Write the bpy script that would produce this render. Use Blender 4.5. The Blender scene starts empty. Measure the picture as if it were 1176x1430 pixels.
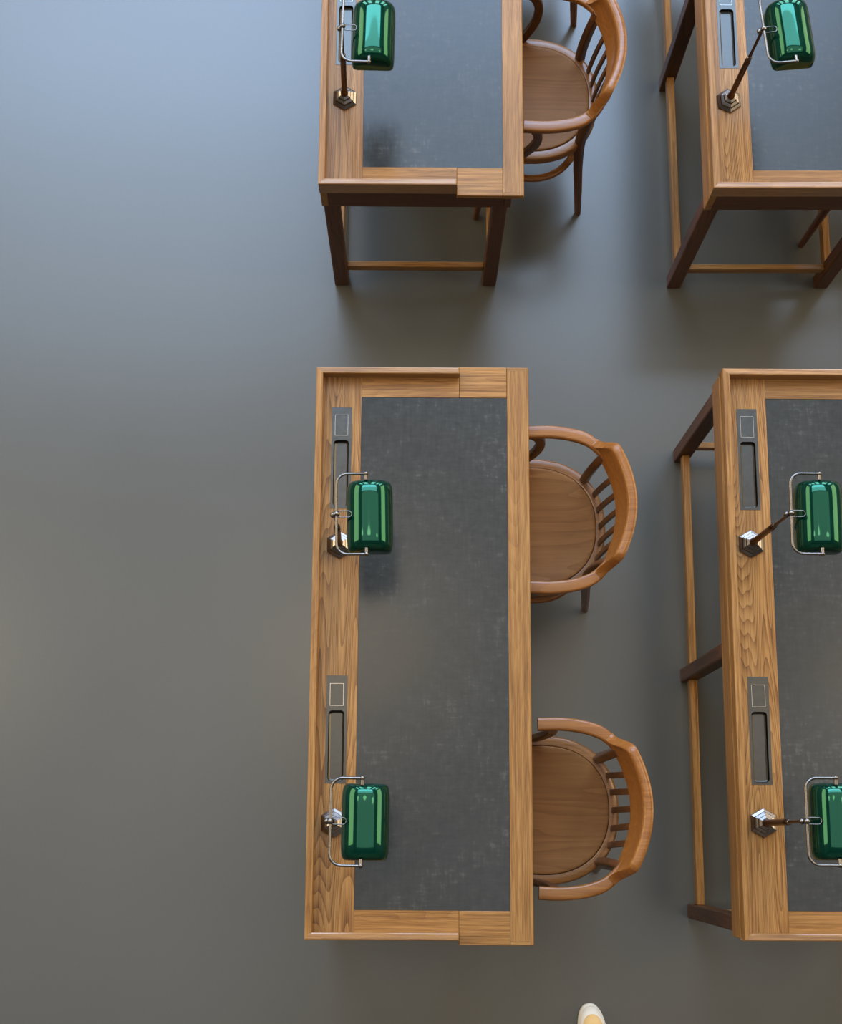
import bpy, bmesh, math, random
from mathutils import Vector, Matrix
from mathutils.geometry import tessellate_polygon
random.seed(7)
S = bpy.context.scene
COL = S.collection
PI = math.pi

# ---------------------------------------------------------------- camera
cam_d = bpy.data.cameras.new('camera')
cam = bpy.data.objects.new('camera', cam_d)
COL.objects.link(cam)
YAW, PITCH, ROLL, CH = 0.0072, 0.2151, 0.0054, 4.5661
def rz(a): return Matrix(((math.cos(a), math.sin(a), 0), (-math.sin(a), math.cos(a), 0), (0, 0, 1)))
Rp = Matrix(((1, 0, 0), (0, math.cos(PITCH), math.sin(PITCH)), (0, -math.sin(PITCH), math.cos(PITCH))))
Rr = Matrix(((math.cos(ROLL), 0, math.sin(ROLL)), (0, 1, 0), (-math.sin(ROLL), 0, math.cos(ROLL))))
Mc = (Rr @ Rp @ rz(YAW)).transposed()
cam.matrix_world = Matrix.Translation((0, 0, CH)) @ Mc.to_4x4()
cam_d.sensor_fit = 'VERTICAL'; cam_d.sensor_height = 24
cam_d.lens = 2085.82 / 1430 * 24
cam_d.clip_end = 100
S.camera = cam

# ---------------------------------------------------------------- world, lights, exposure
S.view_settings.view_transform = 'Standard'
S.view_settings.look = 'None'
S.view_settings.gamma = 1
S.view_settings.use_curve_mapping = False
S.view_settings.exposure = 0.0
W = bpy.data.worlds.new('world'); S.world = W; W.use_nodes = True
W.node_tree.nodes['Background'].inputs[0].default_value = (0.55, 0.65, 0.8, 1)
W.node_tree.nodes['Background'].inputs[1].default_value = 0.3

def area(name, loc, sx, sy, power, col, rot=(0, 0, 0)):
    d = bpy.data.lights.new(name, 'AREA'); d.shape = 'RECTANGLE'; d.size = sx; d.size_y = sy
    d.energy = power; d.color = col
    o = bpy.data.objects.new(name, d); COL.objects.link(o); o.location = loc; o.rotation_euler = rot
    return o
# daylight through the roof glazing at the far end, warm laylight above the reading floor
area('roof_glazing_light', (-0.6, 9.15, 9.85), 10.0, 3.9, 1750, (0.45, 0.66, 1.0))
area('roof_glazing_light', (-0.6, 5.9, 9.85), 10.0, 2.6, 520, (0.56, 0.75, 1.0))
# warm galleries along both sides of the hall
area('gallery_light', (-7.7, 3.8, 5.2), 5.0, 9.0, 800, (1.0, 0.74, 0.42), (0, -PI / 2, 0))
area('gallery_light', (8.7, 3.8, 5.2), 5.0, 9.0, 860, (1.0, 0.74, 0.42), (0, PI / 2, 0))
area('laylight_light', (0.5, 1.1, 9.85), 11, 6.2, 270, (1.0, 0.96, 0.90))
for (x, y) in ((-4.6, 1.7), (-0.55, 1.7), (4.2, 1.2)):
    d = bpy.data.lights.new('ceiling_lamp_light', 'AREA'); d.shape = 'DISK'; d.size = 1.4; d.energy = 34; d.color = (1.0, 0.80, 0.55)
    o = bpy.data.objects.new('ceiling_lamp_light', d); COL.objects.link(o); o.location = (x, y, 9.6)

# ---------------------------------------------------------------- material helpers
def newmat(name):
    m = bpy.data.materials.new(name); m.use_nodes = True
    nt = m.node_tree; b = nt.nodes['Principled BSDF']
    return m, nt, b
def node(nt, t, **k):
    n = nt.nodes.new(t)
    for a, v in k.items(): setattr(n, a, v)
    return n
def math_n(nt, op, a, b=None, c=None):
    n = node(nt, 'ShaderNodeMath', operation=op)
    for i, v in enumerate((a, b, c)):
        if v is None: continue
        if isinstance(v, (int, float)): n.inputs[i].default_value = v
        else: nt.links.new(v, n.inputs[i])
    return n.outputs[0]
def ramp(nt, src, stops):
    r = node(nt, 'ShaderNodeValToRGB')
    while len(r.color_ramp.elements) < len(stops): r.color_ramp.elements.new(0.5)
    for e, (p, c) in zip(r.color_ramp.elements, stops):
        e.position = p; e.color = (*c, 1) if len(c) == 3 else c
    nt.links.new(src, r.inputs[0])
    return r.outputs[0]
def noise(nt, vec, scale, detail=4, rough=0.55, dist=0.0):
    n = node(nt, 'ShaderNodeTexNoise'); n.inputs['Scale'].default_value = scale
    n.inputs['Detail'].default_value = detail; n.inputs['Roughness'].default_value = rough
    n.inputs['Distortion'].default_value = dist
    nt.links.new(vec, n.inputs['Vector'])
    return n.outputs['Fac']
def mapping(nt, vec, scale, loc=(0, 0, 0)):
    m = node(nt, 'ShaderNodeMapping'); m.inputs['Scale'].default_value = scale; m.inputs['Location'].default_value = loc
    nt.links.new(vec, m.inputs['Vector']); return m.outputs[0]
def mixc(nt, fac, a, b, mode='MIX'):
    n = node(nt, 'ShaderNodeMix', data_type='RGBA', blend_type=mode)
    for sock, v in ((n.inputs[0], fac), (n.inputs[6], a), (n.inputs[7], b)):
        if isinstance(v, (int, float)): sock.default_value = v
        elif isinstance(v, tuple): sock.default_value = (*v, 1)
        else: nt.links.new(v, sock)
    return n.outputs[2]
def objcoord(nt, spread=7.0):
    tc = node(nt, 'ShaderNodeTexCoord'); oi = node(nt, 'ShaderNodeObjectInfo')
    c = node(nt, 'ShaderNodeCombineXYZ')
    r = math_n(nt, 'MULTIPLY', oi.outputs['Random'], spread)
    for i, k in enumerate((1.0, 1.7, 2.3)):
        nt.links.new(math_n(nt, 'MULTIPLY', r, k), c.inputs[i])
    v = node(nt, 'ShaderNodeVectorMath', operation='ADD')
    nt.links.new(tc.outputs['Object'], v.inputs[0]); nt.links.new(c.outputs[0], v.inputs[1])
    return v.outputs[0], oi.outputs['Random']

def wood(name, axis, dark, mid, light, rings=42, rough=0.46, coat=0.12, figure=1.0, fine=1.0, vary=0.18, coat_rough=0.12, spec=0.22):
    """oak: contour rings of a low-frequency field stretched along the grain axis, plus fine pores"""
    m, nt, b = newmat(name)
    v, rnd = objcoord(nt)
    along = {'x': 0, 'y': 1, 'z': 2}[axis]
    s1 = [6.5, 6.5, 6.5]; s1[along] = 0.5
    s2 = [330, 330, 330]; s2[along] = 10
    s3 = [140, 140, 140]; s3[along] = 3
    f1 = noise(nt, mapping(nt, v, s1), 1.0, 2, 0.4, 0.12)
    ring = math_n(nt, 'FRACT', math_n(nt, 'MULTIPLY', f1, rings))
    ring = math_n(nt, 'POWER', ring, 2.2)
    ring = math_n(nt, 'MULTIPLY_ADD', ring, -figure, 0.5 + 0.31 * figure)
    pores = noise(nt, mapping(nt, v, s2), 1.0, 3, 0.65)
    streak = noise(nt, mapping(nt, v, s3), 1.0, 4, 0.7)
    t = math_n(nt, 'ADD', math_n(nt, 'MULTIPLY', ring, 0.24), math_n(nt, 'MULTIPLY', streak, 0.44 * fine))
    t = math_n(nt, 'ADD', t, math_n(nt, 'MULTIPLY', pores, 0.32 * fine))
    t = math_n(nt, 'ADD', t, (1 - fine) * 0.35)
    col = ramp(nt, t, [(0.36, dark), (0.50, mid), (0.64, light)])
    big = noise(nt, v, 2.2, 2)
    k = math_n(nt, 'MULTIPLY_ADD', rnd, vary, 1.0 - vary / 2)
    k = math_n(nt, 'MULTIPLY', k, math_n(nt, 'MULTIPLY_ADD', big, 0.35, 0.82))
    hsv = node(nt, 'ShaderNodeHueSaturation'); nt.links.new(col, hsv.inputs['Color']); nt.links.new(k, hsv.inputs['Value'])
    nt.links.new(hsv.outputs[0], b.inputs['Base Color'])
    nt.links.new(math_n(nt, 'MULTIPLY_ADD', pores, 0.25, rough - 0.12), b.inputs['Roughness'])
    b.inputs['Specular IOR Level'].default_value = spec
    b.inputs['Coat Weight'].default_value = coat; b.inputs['Coat Roughness'].default_value = coat_rough
    bp = node(nt, 'ShaderNodeBump'); bp.inputs['Strength'].default_value = 0.25; bp.inputs['Distance'].default_value = 0.0006
    nt.links.new(pores, bp.inputs['Height']); nt.links.new(bp.outputs[0], b.inputs['Normal'])
    return m

OAK = dict(dark=(0.098, 0.036, 0.008), mid=(0.235, 0.112, 0.029), light=(0.38, 0.200, 0.066))
M = {}
for ax in 'xyz': M['oak_' + ax] = wood('golden_oak_' + ax, ax, **OAK, figure=0.16, rings=60)
M['oak_fig'] = wood('figured_golden_oak', 'y', **OAK, figure=0.6, rings=95)
M['oak_lip'] = wood('polished_oak_lip', 'x', **OAK, figure=0.16, rings=60, coat=0.8, coat_rough=0.15, spec=0.4)
LEG = dict(dark=(0.040, 0.014, 0.005), mid=(0.075, 0.027, 0.009), light=(0.120, 0.046, 0.016))  # desk oak again, shade on legs and most aprons darkened into its colour
for ax in 'xyz': M['leg_' + ax] = wood('shaded_oak_' + ax, ax, **LEG, figure=0.5)
CH_ = dict(dark=(0.15, 0.045, 0.006), mid=(0.215, 0.080, 0.016), light=(0.32, 0.132, 0.030))
M['bent'] = wood('bentwood', 'x', **CH_, rings=14, fine=0.7, figure=0.25, coat=0.45, rough=0.42, coat_rough=0.07)
SEAT = dict(dark=(0.155, 0.058, 0.014), mid=(0.215, 0.088, 0.024), light=(0.28, 0.125, 0.038))
M['seat'] = wood('plywood_seat', 'x', **SEAT, rings=16, fine=0.45, figure=0.4, coat=0.04, rough=0.5, coat_rough=0.2, spec=0.12)
CL = dict(dark=(0.050, 0.018, 0.008), mid=(0.105, 0.038, 0.014), light=(0.17, 0.065, 0.024))  # the same bentwood, shade of the upright parts put into a darker colour
M['bent_shaded'] = wood('shaded_bentwood', 'z', **CL, rings=14, figure=0.3, coat=0.35, rough=0.38)

def floor_mat():
    m, nt, b = newmat('grey_linoleum')
    tc = node(nt, 'ShaderNodeTexCoord'); v = tc.outputs['Object']
    n1 = noise(nt, v, 1.3, 3, 0.5); n2 = noise(nt, v, 140, 3, 0.6)
    t = math_n(nt, 'ADD', math_n(nt, 'MULTIPLY', n1, 0.7), math_n(nt, 'MULTIPLY', n2, 0.3))
    c = ramp(nt, t, [(0.1, (0.059, 0.0585, 0.051)), (0.9, (0.078, 0.0765, 0.067))])
    nt.links.new(c, b.inputs['Base Color'])
    nt.links.new(math_n(nt, 'MULTIPLY_ADD', n1, 0.08, 0.20), b.inputs['Roughness'])
    b.inputs['IOR'].default_value = 1.5
    return m
M['floor'] = floor_mat()

def felt_mat():
    m, nt, b = newmat('charcoal_leather')
    v, rnd = objcoord(nt, 5)
    ny = noise(nt, mapping(nt, v, (110, 14, 40)), 1.0, 4, 0.65)
    nx = noise(nt, mapping(nt, v, (22, 110, 40)), 1.0, 4, 0.65)
    cl = noise(nt, v, 5.0, 4, 0.6)
    sp = noise(nt, v, 45, 4, 0.7)
    cross = math_n(nt, 'ADD', math_n(nt, 'MULTIPLY', nx, 0.5), math_n(nt, 'MULTIPLY', ny, 0.5))
    w = math_n(nt, 'MULTIPLY', math_n(nt, 'ADD', math_n(nt, 'MULTIPLY', cross, 0.6), math_n(nt, 'MULTIPLY', sp, 0.4)),
               math_n(nt, 'MULTIPLY_ADD', cl, 0.6, 0.70))
    c = ramp(nt, w, [(0.40, (0.022, 0.024, 0.024)), (0.56, (0.030, 0.032, 0.031)), (0.80, (0.088, 0.090, 0.082))])
    nt.links.new(c, b.inputs['Base Color'])
    nt.links.new(math_n(nt, 'MULTIPLY_ADD', w, 0.25, 0.09), b.inputs['Roughness'])
    b.inputs['Specular IOR Level'].default_value = 0.28
    bp = node(nt, 'ShaderNodeBump'); bp.inputs['Strength'].default_value = 0.2; bp.inputs['Distance'].default_value = 0.0005
    nt.links.new(cross, bp.inputs['Height']); nt.links.new(bp.outputs[0], b.inputs['Normal'])
    return m
M['felt'] = felt_mat()

def metal(name, col, rough, nz=0.12):
    m, nt, b = newmat(name)
    v, _ = objcoord(nt, 3)
    n = noise(nt, v, 60, 3)
    c = mixc(nt, n, tuple(x * 0.8 for x in col), tuple(min(1, x * 1.2) for x in col))
    nt.links.new(c, b.inputs['Base Color']); b.inputs['Metallic'].default_value = 1
    nt.links.new(math_n(nt, 'MULTIPLY_ADD', n, nz, rough - nz / 2), b.inputs['Roughness'])
    return m
M['bronze'] = metal('dark_bronze', (0.065, 0.064, 0.060), 0.30)
M['chrome'] = metal('antique_nickel', (0.17, 0.16, 0.155), 0.27, 0.05)
M['rim'] = metal('bronze_rim', (0.26, 0.25, 0.23), 0.25)
M['foot'] = metal('polished_nickel', (0.22, 0.21, 0.215), 0.22, 0.05)
M['stem'] = metal('brown_bronze', (0.13, 0.07, 0.045), 0.33)

def glass_mat():
    m, nt, b = newmat('green_cased_glass')
    v, _ = objcoord(nt, 3)
    n = noise(nt, v, 14, 2)
    c = mixc(nt, n, (0.0008, 0.016, 0.010), (0.0012, 0.024, 0.015))
    nt.links.new(c, b.inputs['Base Color'])
    b.inputs['Roughness'].default_value = 0.10
    b.inputs['Specular IOR Level'].default_value = 0.12; b.inputs['Coat Weight'].default_value = 0.28; b.inputs['Coat Roughness'].default_value = 0.02; b.inputs['Coat IOR'].default_value = 1.45
    # the cased layer underneath mirrors through green glass
    g = node(nt, 'ShaderNodeBsdfGlossy'); g.inputs['Color'].default_value = (0.005, 0.40, 0.20, 1); g.inputs['Roughness'].default_value = 0.06
    mx = node(nt, 'ShaderNodeMixShader'); mx.inputs[0].default_value = 0.115
    out = nt.nodes['Material Output']
    nt.links.new(b.outputs[0], mx.inputs[1]); nt.links.new(g.outputs[0], mx.inputs[2]); nt.links.new(mx.outputs[0], out.inputs[0])
    return m
M['glass'] = glass_mat()

def plain(name, col, rough=0.6, emit=None, es=0):
    m, nt, b = newmat(name)
    v, _ = objcoord(nt, 2)
    n = noise(nt, v, 6, 3)
    c = mixc(nt, n, tuple(x * 0.93 for x in col), tuple(min(1, x * 1.05) for x in col))
    nt.links.new(c, b.inputs['Base Color']); b.inputs['Roughness'].default_value = rough
    if emit:
        b.inputs['Emission Color'].default_value = (*emit, 1); b.inputs['Emission Strength'].default_value = es
    return m
M['opal'] = plain('white_opal_glass', (0.75, 0.76, 0.72), 0.3)
M['wall'] = plain('cream_wall', (0.20, 0.17, 0.13), 0.8)
M['ceiling'] = plain('ceiling_plaster', (0.12, 0.11, 0.095), 0.8)
M['pane'] = plain('daylight_pane', (0.6, 0.7, 0.8), 0.4, (0.70, 0.84, 1.0), 10.0)
M['trim'] = plain('painted_trim', (0.45, 0.42, 0.36), 0.6)
M['shoe_white'] = plain('white_rubber', (0.72, 0.71, 0.66), 0.5)
M['shoe_tan'] = plain('tan_canvas', (0.72, 0.50, 0.22), 0.8)

# ---------------------------------------------------------------- mesh helpers
def link(name, bm, mat, parent=None, smooth=False, angle=None):
    bmesh.ops.recalc_face_normals(bm, faces=bm.faces)
    me = bpy.data.meshes.new(name); bm.to_mesh(me); bm.free()
    me.materials.append(mat)
    if smooth:
        for p in me.polygons: p.use_smooth = True
        if angle:
            me.set_sharp_from_angle(angle=math.radians(angle))
    o = bpy.data.objects.new(name, me); COL.objects.link(o)
    if parent: o.parent = parent
    return o
def bevel(bm, w, seg=2, edges=None):
    bmesh.ops.bevel(bm, geom=edges if edges is not None else list(bm.edges), offset=w, segments=seg, profile=0.5, affect='EDGES', clamp_overlap=True)
def prism(poly, z0, z1, bw=0.0, seg=2, bm=None, top_inset=None):
    bm = bm or bmesh.new()
    lo = [bm.verts.new((*p, z0)) for p in poly]; hi = [bm.verts.new((*p, z1)) for p in poly]
    n = len(poly)
    fs = [bm.faces.new(lo[::-1]), bm.faces.new(hi)]
    for i in range(n): fs.append(bm.faces.new((lo[i], lo[(i + 1) % n], hi[(i + 1) % n], hi[i])))
    bmesh.ops.recalc_face_normals(bm, faces=bm.faces)
    if bw: bevel(bm, bw, seg)
    return bm
def box(x0, x1, y0, y1, z0, z1, bw=0.0, seg=2, bm=None):
    return prism([(x0, y0), (x1, y0), (x1, y1), (x0, y1)], z0, z1, bw, seg, bm)
def holed_board(x0, x1, y0, y1, z0, z1, holes):
    xs = sorted({x0, x1, *[h[0] for h in holes], *[h[1] for h in holes]})
    ys = sorted({y0, y1, *[h[2] for h in holes], *[h[3] for h in holes]})
    bm = bmesh.new(); V = {}
    def vt(i, j, z):
        k = (i, j, z)
        if k not in V: V[k] = bm.verts.new((xs[i], ys[j], z))
        return V[k]
    def solid(i, j):
        if not (0 <= i < len(xs) - 1 and 0 <= j < len(ys) - 1): return False
        cx, cy = (xs[i] + xs[i + 1]) / 2, (ys[j] + ys[j + 1]) / 2
        return not any(h[0] < cx < h[1] and h[2] < cy < h[3] for h in holes)
    for i in range(len(xs) - 1):
        for j in range(len(ys) - 1):
            if not solid(i, j): continue
            for z in (z0, z1): bm.faces.new((vt(i, j, z), vt(i + 1, j, z), vt(i + 1, j + 1, z), vt(i, j + 1, z)))
            for (di, dj, a, b_) in ((-1, 0, (i, j), (i, j + 1)), (1, 0, (i + 1, j), (i + 1, j + 1)), (0, -1, (i, j), (i + 1, j)), (0, 1, (i, j + 1), (i + 1, j + 1))):
                if not solid(i + di, j + dj):
                    bm.faces.new((vt(*a, z0), vt(*b_, z0), vt(*b_, z1), vt(*a, z1)))
    return bm
def rrect(x0, x1, y0, y1, r, n=5):
    pts = []
    for cx, cy, a0 in ((x1 - r, y0 + r, -PI / 2), (x1 - r, y1 - r, 0), (x0 + r, y1 - r, PI / 2), (x0 + r, y0 + r, PI)):
        for k in range(n + 1):
            a = a0 + k / n * PI / 2; pts.append((cx + r * math.cos(a), cy + r * math.sin(a)))
    return pts
def tube(pts, r, bm=None, seg=12, closed=False, cap=True):
    """round tube through points; r is a number or a list"""
    bm = bm or bmesh.new()
    P = [Vector(p) for p in pts]; n = len(P); rings = []
    up = Vector((0, 0, 1)); prev = None
    for i in range(n):
        if closed: t = (P[(i + 1) % n] - P[i - 1]).normalized()
        else: t = (P[min(i + 1, n - 1)] - P[max(i - 1, 0)]).normalized()
        if prev is None:
            a = t.cross(up)
            if a.length < 0.1: a = t.cross(Vector((1, 0, 0)))
        else: a = prev - t * prev.dot(t)
        a.normalize(); prev = a; b = t.cross(a)
        rr = r[i] if isinstance(r, (list, tuple)) else r
        rings.append([bm.verts.new(P[i] + a * rr * math.cos(2 * PI * k / seg) + b * rr * math.sin(2 * PI * k / seg)) for k in range(seg)])
    m = n if closed else n - 1
    for i in range(m):
        A, B = rings[i], rings[(i + 1) % n]
        for k in range(seg): bm.faces.new((A[k], A[(k + 1) % seg], B[(k + 1) % seg], B[k]))
    if not closed and cap:
        bm.faces.new(rings[0][::-1]); bm.faces.new(rings[-1])
    return bm
def ball(c, r, bm=None, sub=2):
    bm = bm or bmesh.new()
    bmesh.ops.create_icosphere(bm, subdivisions=sub, radius=r, matrix=Matrix.Translation(c)); return bm
def catmull(P, n=6):
    P = [Vector(p) for p in P]; out = []
    for i in range(len(P) - 1):
        p0 = P[i - 1] if i else P[i] * 2 - P[i + 1]; p1, p2 = P[i], P[i + 1]
        p3 = P[i + 2] if i + 2 < len(P) else P[i + 1] * 2 - P[i]
        for k in range(n):
            t = k / n
            out.append(0.5 * ((2 * p1) + (p2 - p0) * t + (2 * p0 - 5 * p1 + 4 * p2 - p3) * t * t + (3 * p1 - p0 - 3 * p2 + p3) * t ** 3))
    out.append(P[-1]); return out
def loft(sections, bm=None, closed=False):
    bm = bm or bmesh.new()
    R = [[bm.verts.new(p) for p in s] for s in sections]
    n = len(R); k = len(R[0])
    for i in range(n if closed else n - 1):
        A, B = R[i], R[(i + 1) % n]
        for j in range(k): bm.faces.new((A[j], A[(j + 1) % k], B[(j + 1) % k], B[j]))
    if not closed:
        bm.faces.new(R[0][::-1]); bm.faces.new(R[-1])
    return bm
def bar(pts, w, t, side, bm=None, r=0.25):
    """bar of rounded rectangular section along pts; side(i, tangent)->width direction"""
    P = [Vector(p) for p in pts]; n = len(P); secs = []
    for i in range(n):
        T = (P[min(i + 1, n - 1)] - P[max(i - 1, 0)]).normalized()
        a = Vector(side(i, T)); a = (a - T * a.dot(T)).normalized(); b = T.cross(a)
        ww = w[i] if isinstance(w, (list, tuple)) else w; tt = t[i] if isinstance(t, (list, tuple)) else t
        hw, ht = ww / 2, tt / 2; q = min(hw, ht) * r * 2
        sec = []
        for cx, cy, a0 in ((hw - q, -(ht - q), -PI / 2), (hw - q, ht - q, 0), (-(hw - q), ht - q, PI / 2), (-(hw - q), -(ht - q), PI)):
            for k in range(4):
                an = a0 + k / 3 * PI / 2
                sec.append(P[i] + a * (cx + q * math.cos(an)) + b * (cy + q * math.sin(an)))
        secs.append(sec)
    return loft(secs, bm)
def empty(name, loc=(0, 0, 0), rot=0.0):
    o = bpy.data.objects.new(name, None); COL.objects.link(o); o.location = loc; o.rotation_euler = (0, 0, rot)
    o.empty_display_size = 0.1
    return o
def tag(o, label, cat, group=None):
    o['label'] = label; o['category'] = cat
    if group: o['group'] = group
def copy_tree(o, parent=None):
    c = o.copy(); COL.objects.link(c)
    if parent: c.parent = parent
    for ch in list(o.children): copy_tree(ch, c)
    return c
def struct(name, bm, mat):
    o = link(name, bm, mat); o['kind'] = 'structure'; return o

# ---------------------------------------------------------------- the room
X0, X1, Y0, Y1, ZC = -8.0, 9.0, -7.0, 11.5, 10.0
struct('floor', box(X0, X1, Y0, Y1, -0.1, 0), M['floor'])
struct('ceiling', box(X0, X1, Y0, Y1, ZC, ZC + 0.1), M['ceiling'])
struct('wall_left', box(X0 - 0.2, X0, Y0, Y1, 0, ZC), M['wall'])
struct('wall_right', box(X1, X1 + 0.2, Y0, Y1, 0, ZC), M['wall'])
struct('wall_front', box(X0, X1, Y0 - 0.2, Y0, 0, ZC), M['wall'])
wins = [(-6.6 + i * 3.4, -6.6 + i * 3.4 + 2.0) for i in range(5)]
bm = holed_board(X0, X1, 0, ZC, 0, 0.2, [(a, b_, 2.6, 8.2) for a, b_ in wins])
bmesh.ops.transform(bm, matrix=Matrix.Translation((0, Y1 + 0.2, 0)) @ Matrix.Rotation(PI / 2, 4, 'X'), verts=bm.verts)
struct('wall_back', bm, M['wall'])
for i, (a, b_) in enumerate(wins):
    w = struct('window_%d' % (i + 1), box(a, b_, Y1 + 0.12, Y1 + 0.14, 2.6, 8.2), M['pane'])
    bm = bmesh.new()
    for x in (a + 0.03, (a + b_) / 2, b_ - 0.03): box(x - 0.03, x + 0.03, Y1 + 0.05, Y1 + 0.12, 2.6, 8.2, bm=bm)
    for z in (2.63, 4.0, 5.4, 6.8, 8.17): box(a, b_, Y1 + 0.05, Y1 + 0.12, z - 0.03, z + 0.03, bm=bm)
    link('window_frame', bm, M['trim'], w)

# ---------------------------------------------------------------- reading desk
DW, DL, H = 0.5614, 1.4837, 0.76
DP, TL, ST, ZT, ZL, ZA = 0.0135, 0.0175, 0.3762, 0.7992, 0.741, 0.647
FX0, FX1, FY0, FY1 = 0.1181, 0.5041, 0.0822, DL - 0.0846
LX, LY, LW, LWY, LM, RX = 0.0046, 0.0271, 0.0443, 0.041, 0.7435, 0.0362
TR = [(0.0405, 0.0935, 0.3895, 0.6605), (0.0405, 0.0935, 1.0960, 1.3698)]
def tray_hole(t):
    x0, x1, y0, y1 = t; h = y1 - y0
    return (x0 + 0.006, x1 - 0.007, y0 + 0.02 * h, y0 + 0.672 * h)
def make_desk():
    root = empty('reading_desk')
    # top boards
    hs = [(t[0] + 0.002, t[1] - 0.002, t[2] + 0.002, t[3] - 0.002) for t in TR]
    link('rear_board', holed_board(TL - 0.001, FX0, DP + TL - 0.001, DL - DP - TL + 0.001, ZL, H, hs), M['oak_fig'], root)
    e = 0.0004
    for (ya, yb, yo) in ((DP + TL - 0.001, FY0, 0.0), (FY1, DL - DP - TL + 0.001, DL)):
        link('end_board', box(FX0 + e, ST + 0.0005, ya, yb, ZL, H), M['oak_x'], root)
    link('end_board', box(ST + 0.0005 + e, FX1 - e, 0.0, FY0, ZL, H, 0.0022, 2), M['oak_x'], root)
    link('end_board', box(ST + 0.0005 + e, FX1 - e, FY1, DL, ZL, H, 0.0022, 2), M['oak_x'], root)
    link('front_board', box(FX1, DW - 0.012, 0.010, DL - 0.010, ZL, H + 0.0002), M['oak_y'], root)
    bm = box(DW - 0.012 + e / 2, DW, 0.0, DL, ZL, H)
    bevel(bm, 0.0035, 3, [q for q in bm.edges if all(v.co.x > DW - 1e-5 for v in q.verts) or (all(v.co.z > H - 1e-5 for v in q.verts) and abs(q.verts[0].co.y - q.verts[1].co.y) < 1e-5)])
    link('edge_moulding', bm, M['oak_y'], root)
    for y0 in (0.0, DL - 0.010 + e):
        bm = box(FX1, DW - 0.012, y0, y0 + 0.010 - e, ZL, H); ye = 0.0 if y0 == 0 else y0 + 0.010 - e
        bevel(bm, 0.002, 2, [q for q in bm.edges if all(abs(v.co.y - ye) < 1e-5 and v.co.z > H - 1e-5 for v in q.verts)])
        link('edge_moulding', bm, M['oak_x'], root)
    link('writing_surface', box(FX0 + e, FX1 - e, FY0 + e, FY1 - e, ZL + 0.004, H - 0.0016), M['felt'], root)
    # raised lips, mitred at the corners
    bm = bmesh.new()
    u = 0.006
    lo = [(u, DP + u * 0), (TL, DP + TL), (TL, DL - DP - TL), (u, DL - DP)]; hi = [(0, DP), (TL, DP + TL), (TL, DL - DP - TL), (0, DL - DP)]
    a = [bm.verts.new((*p, ZL)) for p in lo]; m_ = [bm.verts.new((*p, ZT - 0.014)) for p in hi]; b_ = [bm.verts.new((*p, ZT)) for p in hi]
    bm.faces.new(a[::-1]); bm.faces.new(b_)
    for A, B in ((a, m_), (m_, b_)):
        for i in range(4): bm.faces.new((A[i], A[(i + 1) % 4], B[(i + 1) % 4], B[i]))
    bmesh.ops.recalc_face_normals(bm, faces=bm.faces)
    bevel(bm, 0.0014, 2, [ed for ed in bm.edges if all(abs(v.co.z - ZT) < 1e-5 for v in ed.verts) and abs(ed.verts[0].co.x - ed.verts[1].co.x) < 1e-5])
    link('raised_lip', bm, M['oak_y'], root)
    for f in (0, 1):
        pts = [(0, DP), (ST, DP), (ST, DP + TL), (TL, DP + TL)]
        if f: pts = [(x, DL - y) for x, y in pts][::-1]
        bm = prism(pts, ZL, ZT)
        bevel(bm, 0.0030, 2, [ed for ed in bm.edges if all(abs(v.co.z - ZT) < 1e-5 for v in ed.verts) and (abs(ed.verts[0].co.y - ed.verts[1].co.y) < 1e-5 or abs(ed.verts[0].co.x - ed.verts[1].co.x) < 1e-5)])
        link('raised_lip', bm, M['oak_lip'], root)
    # aprons
    AX, AY, AR = 0.0012, 0.0154, DW - 0.030
    link('apron', box(AX, AX + 0.02, AY, DL - AY, ZA, ZL, 0.0015, 1), M['oak_y'], root)
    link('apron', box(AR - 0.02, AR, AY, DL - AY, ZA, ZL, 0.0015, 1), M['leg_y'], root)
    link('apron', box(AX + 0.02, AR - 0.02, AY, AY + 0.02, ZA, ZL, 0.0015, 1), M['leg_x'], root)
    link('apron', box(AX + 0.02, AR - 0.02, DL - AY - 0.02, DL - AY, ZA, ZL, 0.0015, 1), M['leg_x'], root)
    # legs and stretchers
    R1 = DW - RX
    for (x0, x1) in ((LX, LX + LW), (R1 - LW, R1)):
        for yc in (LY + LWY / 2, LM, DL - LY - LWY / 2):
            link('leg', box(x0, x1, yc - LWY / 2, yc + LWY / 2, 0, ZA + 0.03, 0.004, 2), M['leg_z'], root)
    for xc in (LX + LW / 2, R1 - LW / 2):
        link('stretcher', box(xc - 0.011, xc + 0.011, LY + LWY, LM - LWY / 2, 0.06, 0.10, 0.002, 1), M['oak_y'], root)
        link('stretcher', box(xc - 0.011, xc + 0.011, LM + LWY / 2, DL - LY - LWY, 0.06, 0.10, 0.002, 1), M['oak_y'], root)
    for yc in (LY + LWY / 2, DL - LY - LWY / 2):
        link('stretcher', box(LX + LW, R1 - LW, yc - 0.009, yc + 0.009, 0.105, 0.14, 0.002, 1), M['oak_x'], root)
    # recessed pen trays
    for t in TR:
        x0, x1, y0, y1 = t; h = y1 - y0
        outer = [(x0, y0), (x1, y0), (x1, y1), (x0, y1)]
        hx0, hx1, hy0, hy1 = tray_hole(t)
        inner = rrect(hx0, hx1, hy0, hy1, 0.009)
        bm = bmesh.new(); zt = H + 0.0008
        vo = [bm.verts.new((*p, zt)) for p in outer]; vi = [bm.verts.new((*p, zt)) for p in inner]
        allv = vo + vi
        for tri in tessellate_polygon([[Vector((*p, 0)) for p in outer], [Vector((*p, 0)) for p in inner]]):
            bm.faces.new([allv[k] for k in tri])
        vb = [bm.verts.new((*p, ZL + 0.006)) for p in outer]
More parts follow.
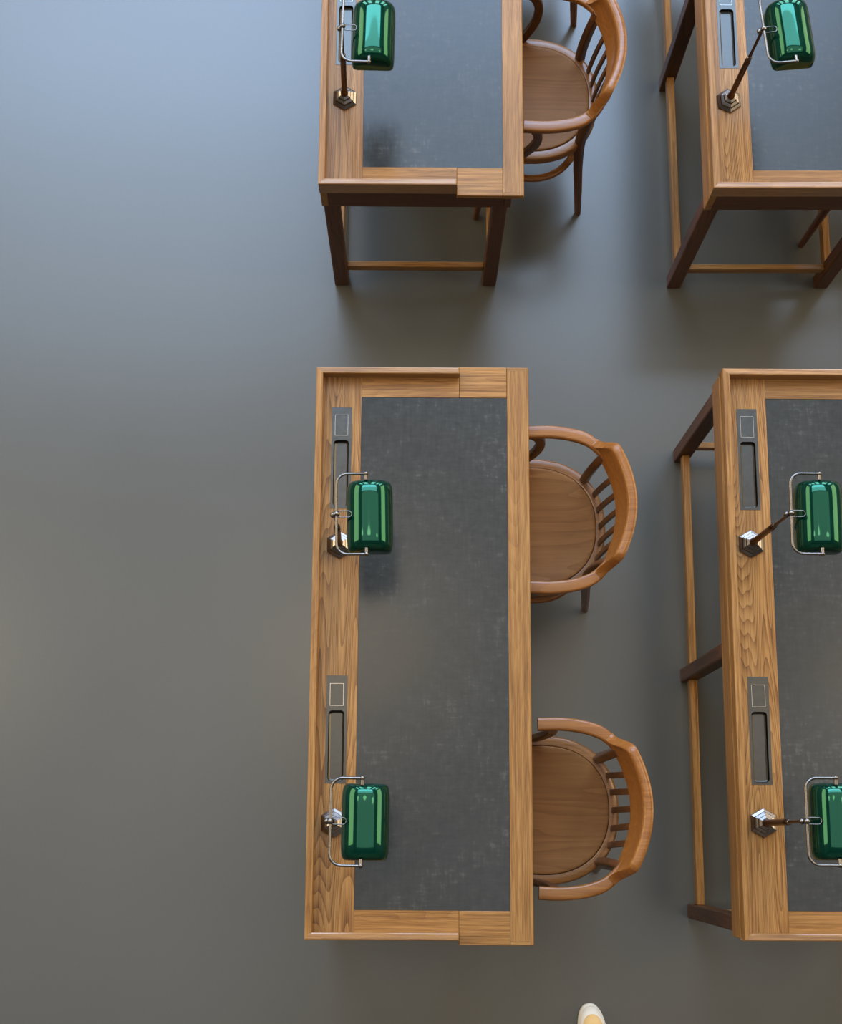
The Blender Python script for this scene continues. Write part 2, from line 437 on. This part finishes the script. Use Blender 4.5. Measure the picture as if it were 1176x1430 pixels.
        for i in range(4): bm.faces.new((vo[i], vo[(i + 1) % 4], vb[(i + 1) % 4], vb[i]))
        prev = vi; n = len(vi); cx, cy = (hx0 + hx1) / 2, (hy0 + hy1) / 2
        for (ins, z) in ((0.0008, H - 0.0002), (0.001, H - 0.006), (0.0022, H - 0.0095), (0.0055, H - 0.0115)):
            cur = []
            for p in rrect(hx0 + ins, hx1 - ins, hy0 + ins, hy1 - ins, 0.0095 - ins): cur.append(bm.verts.new((*p, z)))
            for i in range(n): bm.faces.new((prev[i], prev[(i + 1) % n], cur[(i + 1) % n], cur[i]))
            prev = cur
        bm.faces.new(prev)
        tr = link('pen_tray', bm, M['bronze'], root)
        cx0, cx1, cy0, cy1 = x0 + 0.0085, x1 - 0.0095, y0 + 0.715 * h, y0 + 0.925 * h
        bm = bmesh.new()
        for a, b2, c, d in ((cx0, cx1, cy0, cy0 + 0.0014), (cx0, cx1, cy1 - 0.0014, cy1), (cx0, cx0 + 0.0014, cy0 + 0.0014, cy1 - 0.0014), (cx1 - 0.0014, cx1, cy0 + 0.0014, cy1 - 0.0014)):
            box(a, b2, c, d, zt - 0.0005, zt + 0.0012, bm=bm)
        link('cover_rim', bm, M['rim'], tr)
        link('socket_cover', box(cx0 + 0.002, cx1 - 0.002, cy0 + 0.002, cy1 - 0.002, zt - 0.0005, zt + 0.0008, 0.0003, 1), M['bronze'], tr)
    return root

desks = {}
d0 = make_desk()
spec = {'B': (-0.2626, -0.2560, 0.0), 'A': (-0.2695, 1.7179, 0.0016), 'D': (0.8091, -0.2526, 0.0), 'E': (0.8045, 1.7161, 0.0082)}
lab = {'B': 'oak reading desk seen whole in the middle, two armchairs on its right',
       'A': 'oak reading desk above the whole one, both end legs showing',
       'D': 'oak reading desk cut off by the lower right edge, side stretcher showing',
       'E': 'oak reading desk seen from its corner, cut off at the upper right of the photo'}
for k in 'BADE':
    o = d0 if k == 'B' else copy_tree(d0)
    x, y, r = spec[k]; o.location = (x, y, 0); o.rotation_euler = (0, 0, r); desks[k] = o
    tag(o, lab[k], 'desk', 'oak reading desks')
def on_desk(k, lx, ly):
    x, y, r = spec[k]; c, s = math.cos(r), math.sin(r)
    return (x + c * lx - s * ly, y + s * lx + c * ly)

# ---------------------------------------------------------------- banker's lamp
def make_lamp():
    root = empty('desk_lamp')           # origin on the desk top at the centre of the foot
    # stepped hexagonal foot, corners pointing up and down the desk
    bm = bmesh.new(); K_ = 1.09; prof = [(r_ * K_, z_) for r_, z_ in [(0.0335, 0), (0.0335, 0.005), (0.0325, 0.006), (0.026, 0.010), (0.0255, 0.0155), (0.0245, 0.0165), (0.018, 0.020), (0.0175, 0.0255), (0.0165, 0.0265), (0.010, 0.030)]]
    secs = [[(r * math.sin(k * PI / 3), r * math.cos(k * PI / 3), z) for k in range(6)] for r, z in prof]
    loft(secs, bm); link('foot', bm, M['foot'], root)
    tx = 0.009; top = 0.380
    def P(t): return (tx * t, 0, 0.026 + (top - 0.026) * t)
    link('stem', tube([P(0), P(0.03), P(0.06), P(0.5), P(0.56), P(0.58)], [0.0105, 0.0105, 0.0078, 0.0078, 0.0078, 0.004], seg=14), M['stem'], root, True, 40)
    bm = ball(P(0.595), 0.0075); link('collar', bm, M['chrome'], root, True)
    link('neck', tube([P(0.6), P(0.7), P(0.95)], [0.0048, 0.0036, 0.0042], seg=10), M['stem'], root, True, 40)
    bm = ball((tx - 0.006, 0, top - 0.012), 0.0075); ball((tx + 0.002, 0, top), 0.0078, bm)
    link('swivel_joint', bm, M['chrome'], root, True)
    # yoke
    yx, px_, hy, R = tx + 0.002, 0.081, 0.0965, 0.026
    pts = [(px_, hy, top)]
    for k in range(9):
        a = PI / 2 + k / 8 * PI / 2; pts.append((yx + R + R * math.cos(a), hy - R + R * math.sin(a), top))
    for k in range(9):
        a = PI + k / 8 * PI / 2; pts.append((yx + R + R * math.cos(a), -(hy - R) + R * math.sin(a), top))
    pts.append((px_, -hy, top))
    yk = link('yoke', tube(pts, 0.0033, seg=10), M['chrome'], root, True, 50)
    for s in (-1, 1):
        bm = ball((px_, s * hy, top), 0.0058); tube([(px_, s * hy, top), (px_, s * 0.082, top - 0.001)], 0.0045, bm, 10)
        link('pivot_knob', bm, M['chrome'], yk, True, 50)
    # wire handle
    pts = []
    for k in range(13):
        a = -PI / 2 + k / 12 * PI; pts.append((tx + 0.030 + 0.0075 * math.cos(a), 0.0075 * math.sin(a) + 0.001, top - 0.008))
    for k in range(13):
        a = PI / 2 + k / 12 * PI; pts.append((tx + 0.010 + 0.0075 * math.cos(a), 0.0075 * math.sin(a) + 0.001, top - 0.008))
    link('wire_handle', tube(pts, 0.0012, seg=6, closed=True), M['chrome'], root, True)
    # shade: half barrel with rounded ends
    def shell(off, yl):
        secs = []; N = 20; K = 28
        cx, cz = 0.0885, top - 0.052
        for i in range(N + 1):
            q = -1 + 2 * i / N; q = math.sin(q * PI / 2)
            s = (1 - abs(q) ** 7.0) ** (1 / 3.2) if abs(q) < 1 else 0.0
            s = 0.34 + 0.66 * s
            y = q * yl; sec = []
            hw, hh = (0.0550 - off) * (0.55 + 0.45 * s), (0.060 - off) * s
            for k in range(K + 1):
                a = PI - PI * k / K
                ca, sa = math.cos(a), math.sin(a)
                ex = 0.86
                sec.append((cx + hw * math.copysign(abs(ca) ** ex, ca), y, cz + hh * abs(sa) ** ex))
            sec = [(sec[0][0], y, cz - 0.012)] + sec + [(sec[-1][0], y, cz - 0.012)]
            secs.append(sec)
        return secs
    out, inn = shell(0, 0.0860), shell(0.003, 0.083)
    bm = bmesh.new()
    O = [[bm.verts.new(p) for p in s] for s in out]; I = [[bm.verts.new(p) for p in s] for s in inn]
    n, k = len(O), len(O[0])
    for G in (O, I):
        for i in range(n - 1):
            for j in range(k - 1): bm.faces.new((G[i][j], G[i][j + 1], G[i + 1][j + 1], G[i + 1][j]))
        bm.faces.new(G[0]); bm.faces.new(G[-1])
    for i in range(n - 1):
        for j in (0, k - 1): bm.faces.new((O[i][j], O[i + 1][j], I[i + 1][j], I[i][j]))
    for e_ in (0, -1): bm.faces.new((O[e_][0], O[e_][-1], I[e_][-1], I[e_][0]))
    sh = link('shade', bm, M['glass'], root, True, 70)
    sh.data.materials.append(M['opal'])
    return root
lamp0 = make_lamp()
L_ = [('B', .0665, .9984, 'green glass desk lamp on the upper half of the whole desk'),
      ('B', .0655, .2925, 'green glass desk lamp at the lower end of the whole desk, nearest the camera'),
      ('A', .0665, .2865, 'dark green glass desk lamp on the desk above, stem hanging below its yoke'),
      ('E', .0605, .2890, 'green glass desk lamp on the upper right corner desk, long slanting stem in view'),
      ('D', .0640, 1.0050, 'dark green glass desk lamp on the lower right desk, upper one with slanting stem'),
      ('D', .0660, .2955, 'green glass desk lamp on the lower right desk, lower one with a level stem')]
for i, (k, lx, ly, lb) in enumerate(L_):
    o = lamp0 if i == 0 else copy_tree(lamp0)
    x, y = on_desk(k, lx, ly); o.location = (x, y, H)
    o.rotation_euler = (0, 0, {0: 0.02, 1: -0.01, 2: -0.02, 3: 0.10, 4: -0.01, 5: 0.0}[i])
    tag(o, lb, 'lamp', 'green desk lamps')

# ---------------------------------------------------------------- bentwood armchair
def make_chair():
    """origin on the floor under the back edge of the seat; -x is forwards (towards the desk)"""
    root = empty('bentwood_armchair')
    def ring(uc, ru_b, ru_f, rv, p, n=64):
        out = []
        for k in range(n):
            a = 2 * PI * k / n; c, s = math.cos(a), math.sin(a)
            r = ru_b if c > 0 else ru_f
            out.append((uc + r * math.copysign(abs(c) ** (2 / p), c), rv * math.copysign(abs(s) ** (2 / p), s)))
        return out
    uc = -0.185
    # seat rim
    bm = bmesh.new(); secs = []
    for (ins, z) in ((0.0, 0.418), (0.0, 0.444), (0.003, 0.4485), (0.006, 0.4495), (0.024, 0.4495), (0.026, 0.449), (0.028, 0.418)):
        secs.append([(*p, z) for p in ring(uc, 0.2087 - ins, 0.195 - ins, 0.1985 - ins, 2.25)])
    R = [[bm.verts.new(p) for p in s] for s in secs]
    for i in range(len(R)):
        A, B = R[i], R[(i + 1) % len(R)]
        for j in range(64): bm.faces.new((A[j], A[(j + 1) % 64], B[(j + 1) % 64], B[j]))
    link('seat_rim', bm, M['bent'], root, True, 40)
    # dished plywood seat
    bm = bmesh.new(); rings = []
    for (f, z) in ((0.995, 0.430), (1.0, 0.4500), (0.992, 0.4530), (0.975, 0.4535), (0.94, 0.4532), (0.8, 0.4495), (0.6, 0.447), (0.3, 0.4455)):
        rings.append([bm.verts.new((uc + (p[0] - uc) * f, p[1] * f, z)) for p in ring(uc, 0.1815, 0.1665, 0.1710, 2.25)])
    for i in range(len(rings) - 1):
        A, B = rings[i], rings[i + 1]
        for j in range(64): bm.faces.new((A[j], A[(j + 1) % 64], B[(j + 1) % 64], B[j]))
    bm.faces.new(rings[-1]); bm.faces.new(rings[0])
    link('seat', bm, M['seat'], root, True, 60)
    # hoop stretcher
    link('hoop_stretcher', bar([(*p, 0.280) for p in ring(-0.165, 0.150, 0.15, 0.180, 2.2)] + [(*ring(-0.165, 0.150, 0.15, 0.180, 2.2)[0], 0.28)], 0.022, 0.016, lambda i, T: T.cross(Vector((0, 0, 1))), r=0.4), M['bent'], root, True, 40)
    # legs
    for s in (1, -1):
        P = catmull([(0.011, 0.168 * s, 0), (-0.004, 0.158 * s, 0.15), (-0.022, 0.146 * s, 0.32), (-0.030, 0.139 * s, 0.46), (-0.022, 0.140 * s, 0.58), (-0.004, 0.147 * s, 0.69)], 4)
        n = len(P)
        wd = [0.019 + 0.011 * math.sin(min(1, i / (n - 1) * 1.3) * PI * 0.5) for i in range(n)]
        link('rear_leg', bar(P, wd, [w * 0.75 for w in wd], lambda i, T, s=s: (0.75, 0.66 * s, 0)), M['bent_shaded'], root, True, 40)
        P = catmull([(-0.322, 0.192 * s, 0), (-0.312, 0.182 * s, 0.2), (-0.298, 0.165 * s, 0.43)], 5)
        link('front_leg', bar(P, [0.020 + 0.009 * i / 10 for i in range(11)], [0.020 + 0.009 * i / 10 for i in range(11)], lambda i, T: (1, 0, 0), r=0.45), M['bent_shaded'], root, True, 40)
    # spindles between seat rim and crest
    for (vb, vt, ub, ut) in ((0.0925, 0.0840, -0.006, 0.024), (0.0480, 0.0425, 0.003, 0.035), (0, 0, 0.007, 0.039), (-0.0480, -0.0425, 0.003, 0.035), (-0.0925, -0.0840, -0.006, 0.024)):
        P = catmull([(ub, vb, 0.445), (ub * 0.66 + ut * 0.34 - 0.003, vb * 0.66 + vt * 0.34, 0.54), (ub * 0.3 + ut * 0.7 - 0.002, vb * 0.3 + vt * 0.7, 0.64), (ut, vt, 0.70)], 4)
        link('spindle', bar(P, 0.0165, 0.008, lambda i, T, v=vb: (-v * 1.6, 1, 0)), M['bent_shaded'], root, True, 40)
    # arm bow: one bent rail from tip to tip behind the crest
    A = [(-0.214, 0.211), (-0.160, 0.2125), (-0.120, 0.2095), (-0.085, 0.203), (-0.055, 0.193), (-0.032, 0.178), (-0.011, 0.156), (0.008, 0.127), (0.028, 0.090), (0.036, 0.045), (0.039, 0)]
    path = A + [(u, -v) for u, v in A[-2::-1]]
    P = catmull([(u, v, 0.0) for u, v in path], 5); n = len(P)
    pts = []; wl = []; tl_ = []
    for i, p in enumerate(P):
        av = abs(p.y); u = p.x
        drop = 0.010 if u > 0.0 else 0.0
        pts.append((p.x, p.y, 0.683 - drop * min(1, max(0, u) / 0.02)))
        wl.append(0.0335 if u < -0.06 else max(0.022, 0.0335 - (u + 0.06) * 0.13)); tl_.append(0.022)
    link('arm_rail', bar(pts, wl, tl_, lambda i, T: T.cross(Vector((0, 0, 1))), r=0.28), M['bent'], root, True, 35)
    # crest: bent board on top of the bow, leaning back, ends scooped down to the arms
    secs = []; N = 44
    for i in range(N + 1):
        q = -1 + 2 * i / N
        ang = q * 0.78; Rr_ = 0.262
        e_ = min(1.0, (1 - abs(q)) / 0.30); e_ = e_ * e_ * (3 - 2 * e_)
        top = 0.696 + 0.091 * e_
        thick = 0.0175
        dirn = Vector((math.cos(ang), math.sin(ang), 0))
        cen = Vector((0.0475 - Rr_, 0, 0))
        bot_r = Rr_ - 0.018 + 0.014 * abs(q) ** 4; top_r = bot_r + 0.024 * (top - 0.697) / 0.090
        sec = []
        prof = []
        h = top - 0.672
        for (dz, off, th) in ((0, 0, 0.8), (0.25, 0, 0.75), (0.55, 0, 0.8), (0.78, 0.0, 1.15), (0.90, 0.0, 1.45), (0.97, 0.0, 1.35), (1.0, 0.0, 0.8)):
            r = bot_r + (top_r - bot_r) * dz
            prof.append((r, 0.672 + h * dz, th * thick / 2))
        for r, z, t in prof: sec.append(cen + dirn * (r + t) + Vector((0, 0, z)))
        for r, z, t in prof[::-1]: sec.append(cen + dirn * (r - t) + Vector((0, 0, z)))
        secs.append(sec)
    link('crest_rail', loft(secs), M['bent'], root, True, 50)
    # curved supports under the arm tips
    for s in (1, -1):
        P = catmull([(-0.205, 0.207 * s, 0.676), (-0.182, 0.206 * s, 0.655), (-0.168, 0.204 * s, 0.61), (-0.172, 0.199 * s, 0.55), (-0.192, 0.193 * s, 0.49), (-0.215, 0.189 * s, 0.445), (-0.225, 0.187 * s, 0.425)], 4)
        link('arm_support', bar(P, 0.026, 0.018, lambda i, T: (0, 0, 1) if abs(T.z) < 0.7 else (1, 0, 0.0)), M['bent_shaded'], root, True, 40)
    return root
ch0 = make_chair()
for i, (x, y, r, lb) in enumerate([
        (0.5332, 0.0775, -0.0033, 'bentwood armchair at the lower end of the whole desk, spindles seen level'),
        (0.5126, 0.8604, 0.0113, 'bentwood armchair at the upper half of the whole desk, one dark foot showing'),
        (0.5164, 2.1710, -0.0172, 'bentwood armchair beside the upper desk, hoop stretcher and long rear leg in view'),
        (0.5110, 2.8480, 0.0, 'armchair mostly out of view at the top, only its dark rear foot showing'),
        (1.5737, 2.0885, 0.0, 'armchair under the upper right desk, only one front leg showing below the apron')]):
    o = ch0 if i == 0 else copy_tree(ch0)
    o.location = (x, y, 0); o.rotation_euler = (0, 0, r)
    tag(o, lb, 'chair', 'bentwood armchairs')

# ---------------------------------------------------------------- white shoe stepping into the frame
def make_shoe():
    root = empty('shoe', (0.532, -0.60, 0), 0.13)
    def outline(f, n=40):
        pts = []
        for k in range(n):
            a = 2 * PI * k / n; c, s = math.cos(a), math.sin(a)
            w = 0.043 + 0.004 * max(0, s) - 0.008 * (1 - abs(s)) * 0 - 0.006 * max(0, -s)
            pts.append((f * w * math.copysign(abs(c) ** 0.85, c), (f if s > 0 else f) * 0.135 * math.copysign(abs(s) ** 0.8, s)))
        return pts
    link('sole', loft([[(*p, z) for p in outline(f)] for f, z in ((0.96, 0), (1.0, 0.004), (1.0, 0.022), (0.97, 0.026))]), M['shoe_white'], root, True, 40)
    bm = bmesh.new(); secs = []
    for f, z in ((0.97, 0.024), (0.96, 0.034), (0.88, 0.046), (0.74, 0.054), (0.55, 0.058)):
        secs.append([(p[0], p[1] - (z - 0.024) * 0.1, z + max(0, -p[1]) * 0.25) for p in outline(f)])
    link('toe_cap', loft(secs), M['shoe_white'], root, True, 60)
    bm = bmesh.new()
    secs = [[(p[0] * 1.0 , p[1] - 0.004, z + max(0, -p[1]) * 0.27) for p in outline(f)] for f, z in ((0.84, 0.046), (0.82, 0.055), (0.66, 0.0615), (0.3, 0.064))]
    link('upper', loft(secs, bm), M['shoe_tan'], root, True, 60)
    tag(root, 'white shoe toe with tan top stepping in at the bottom edge', 'shoe')
make_shoe()
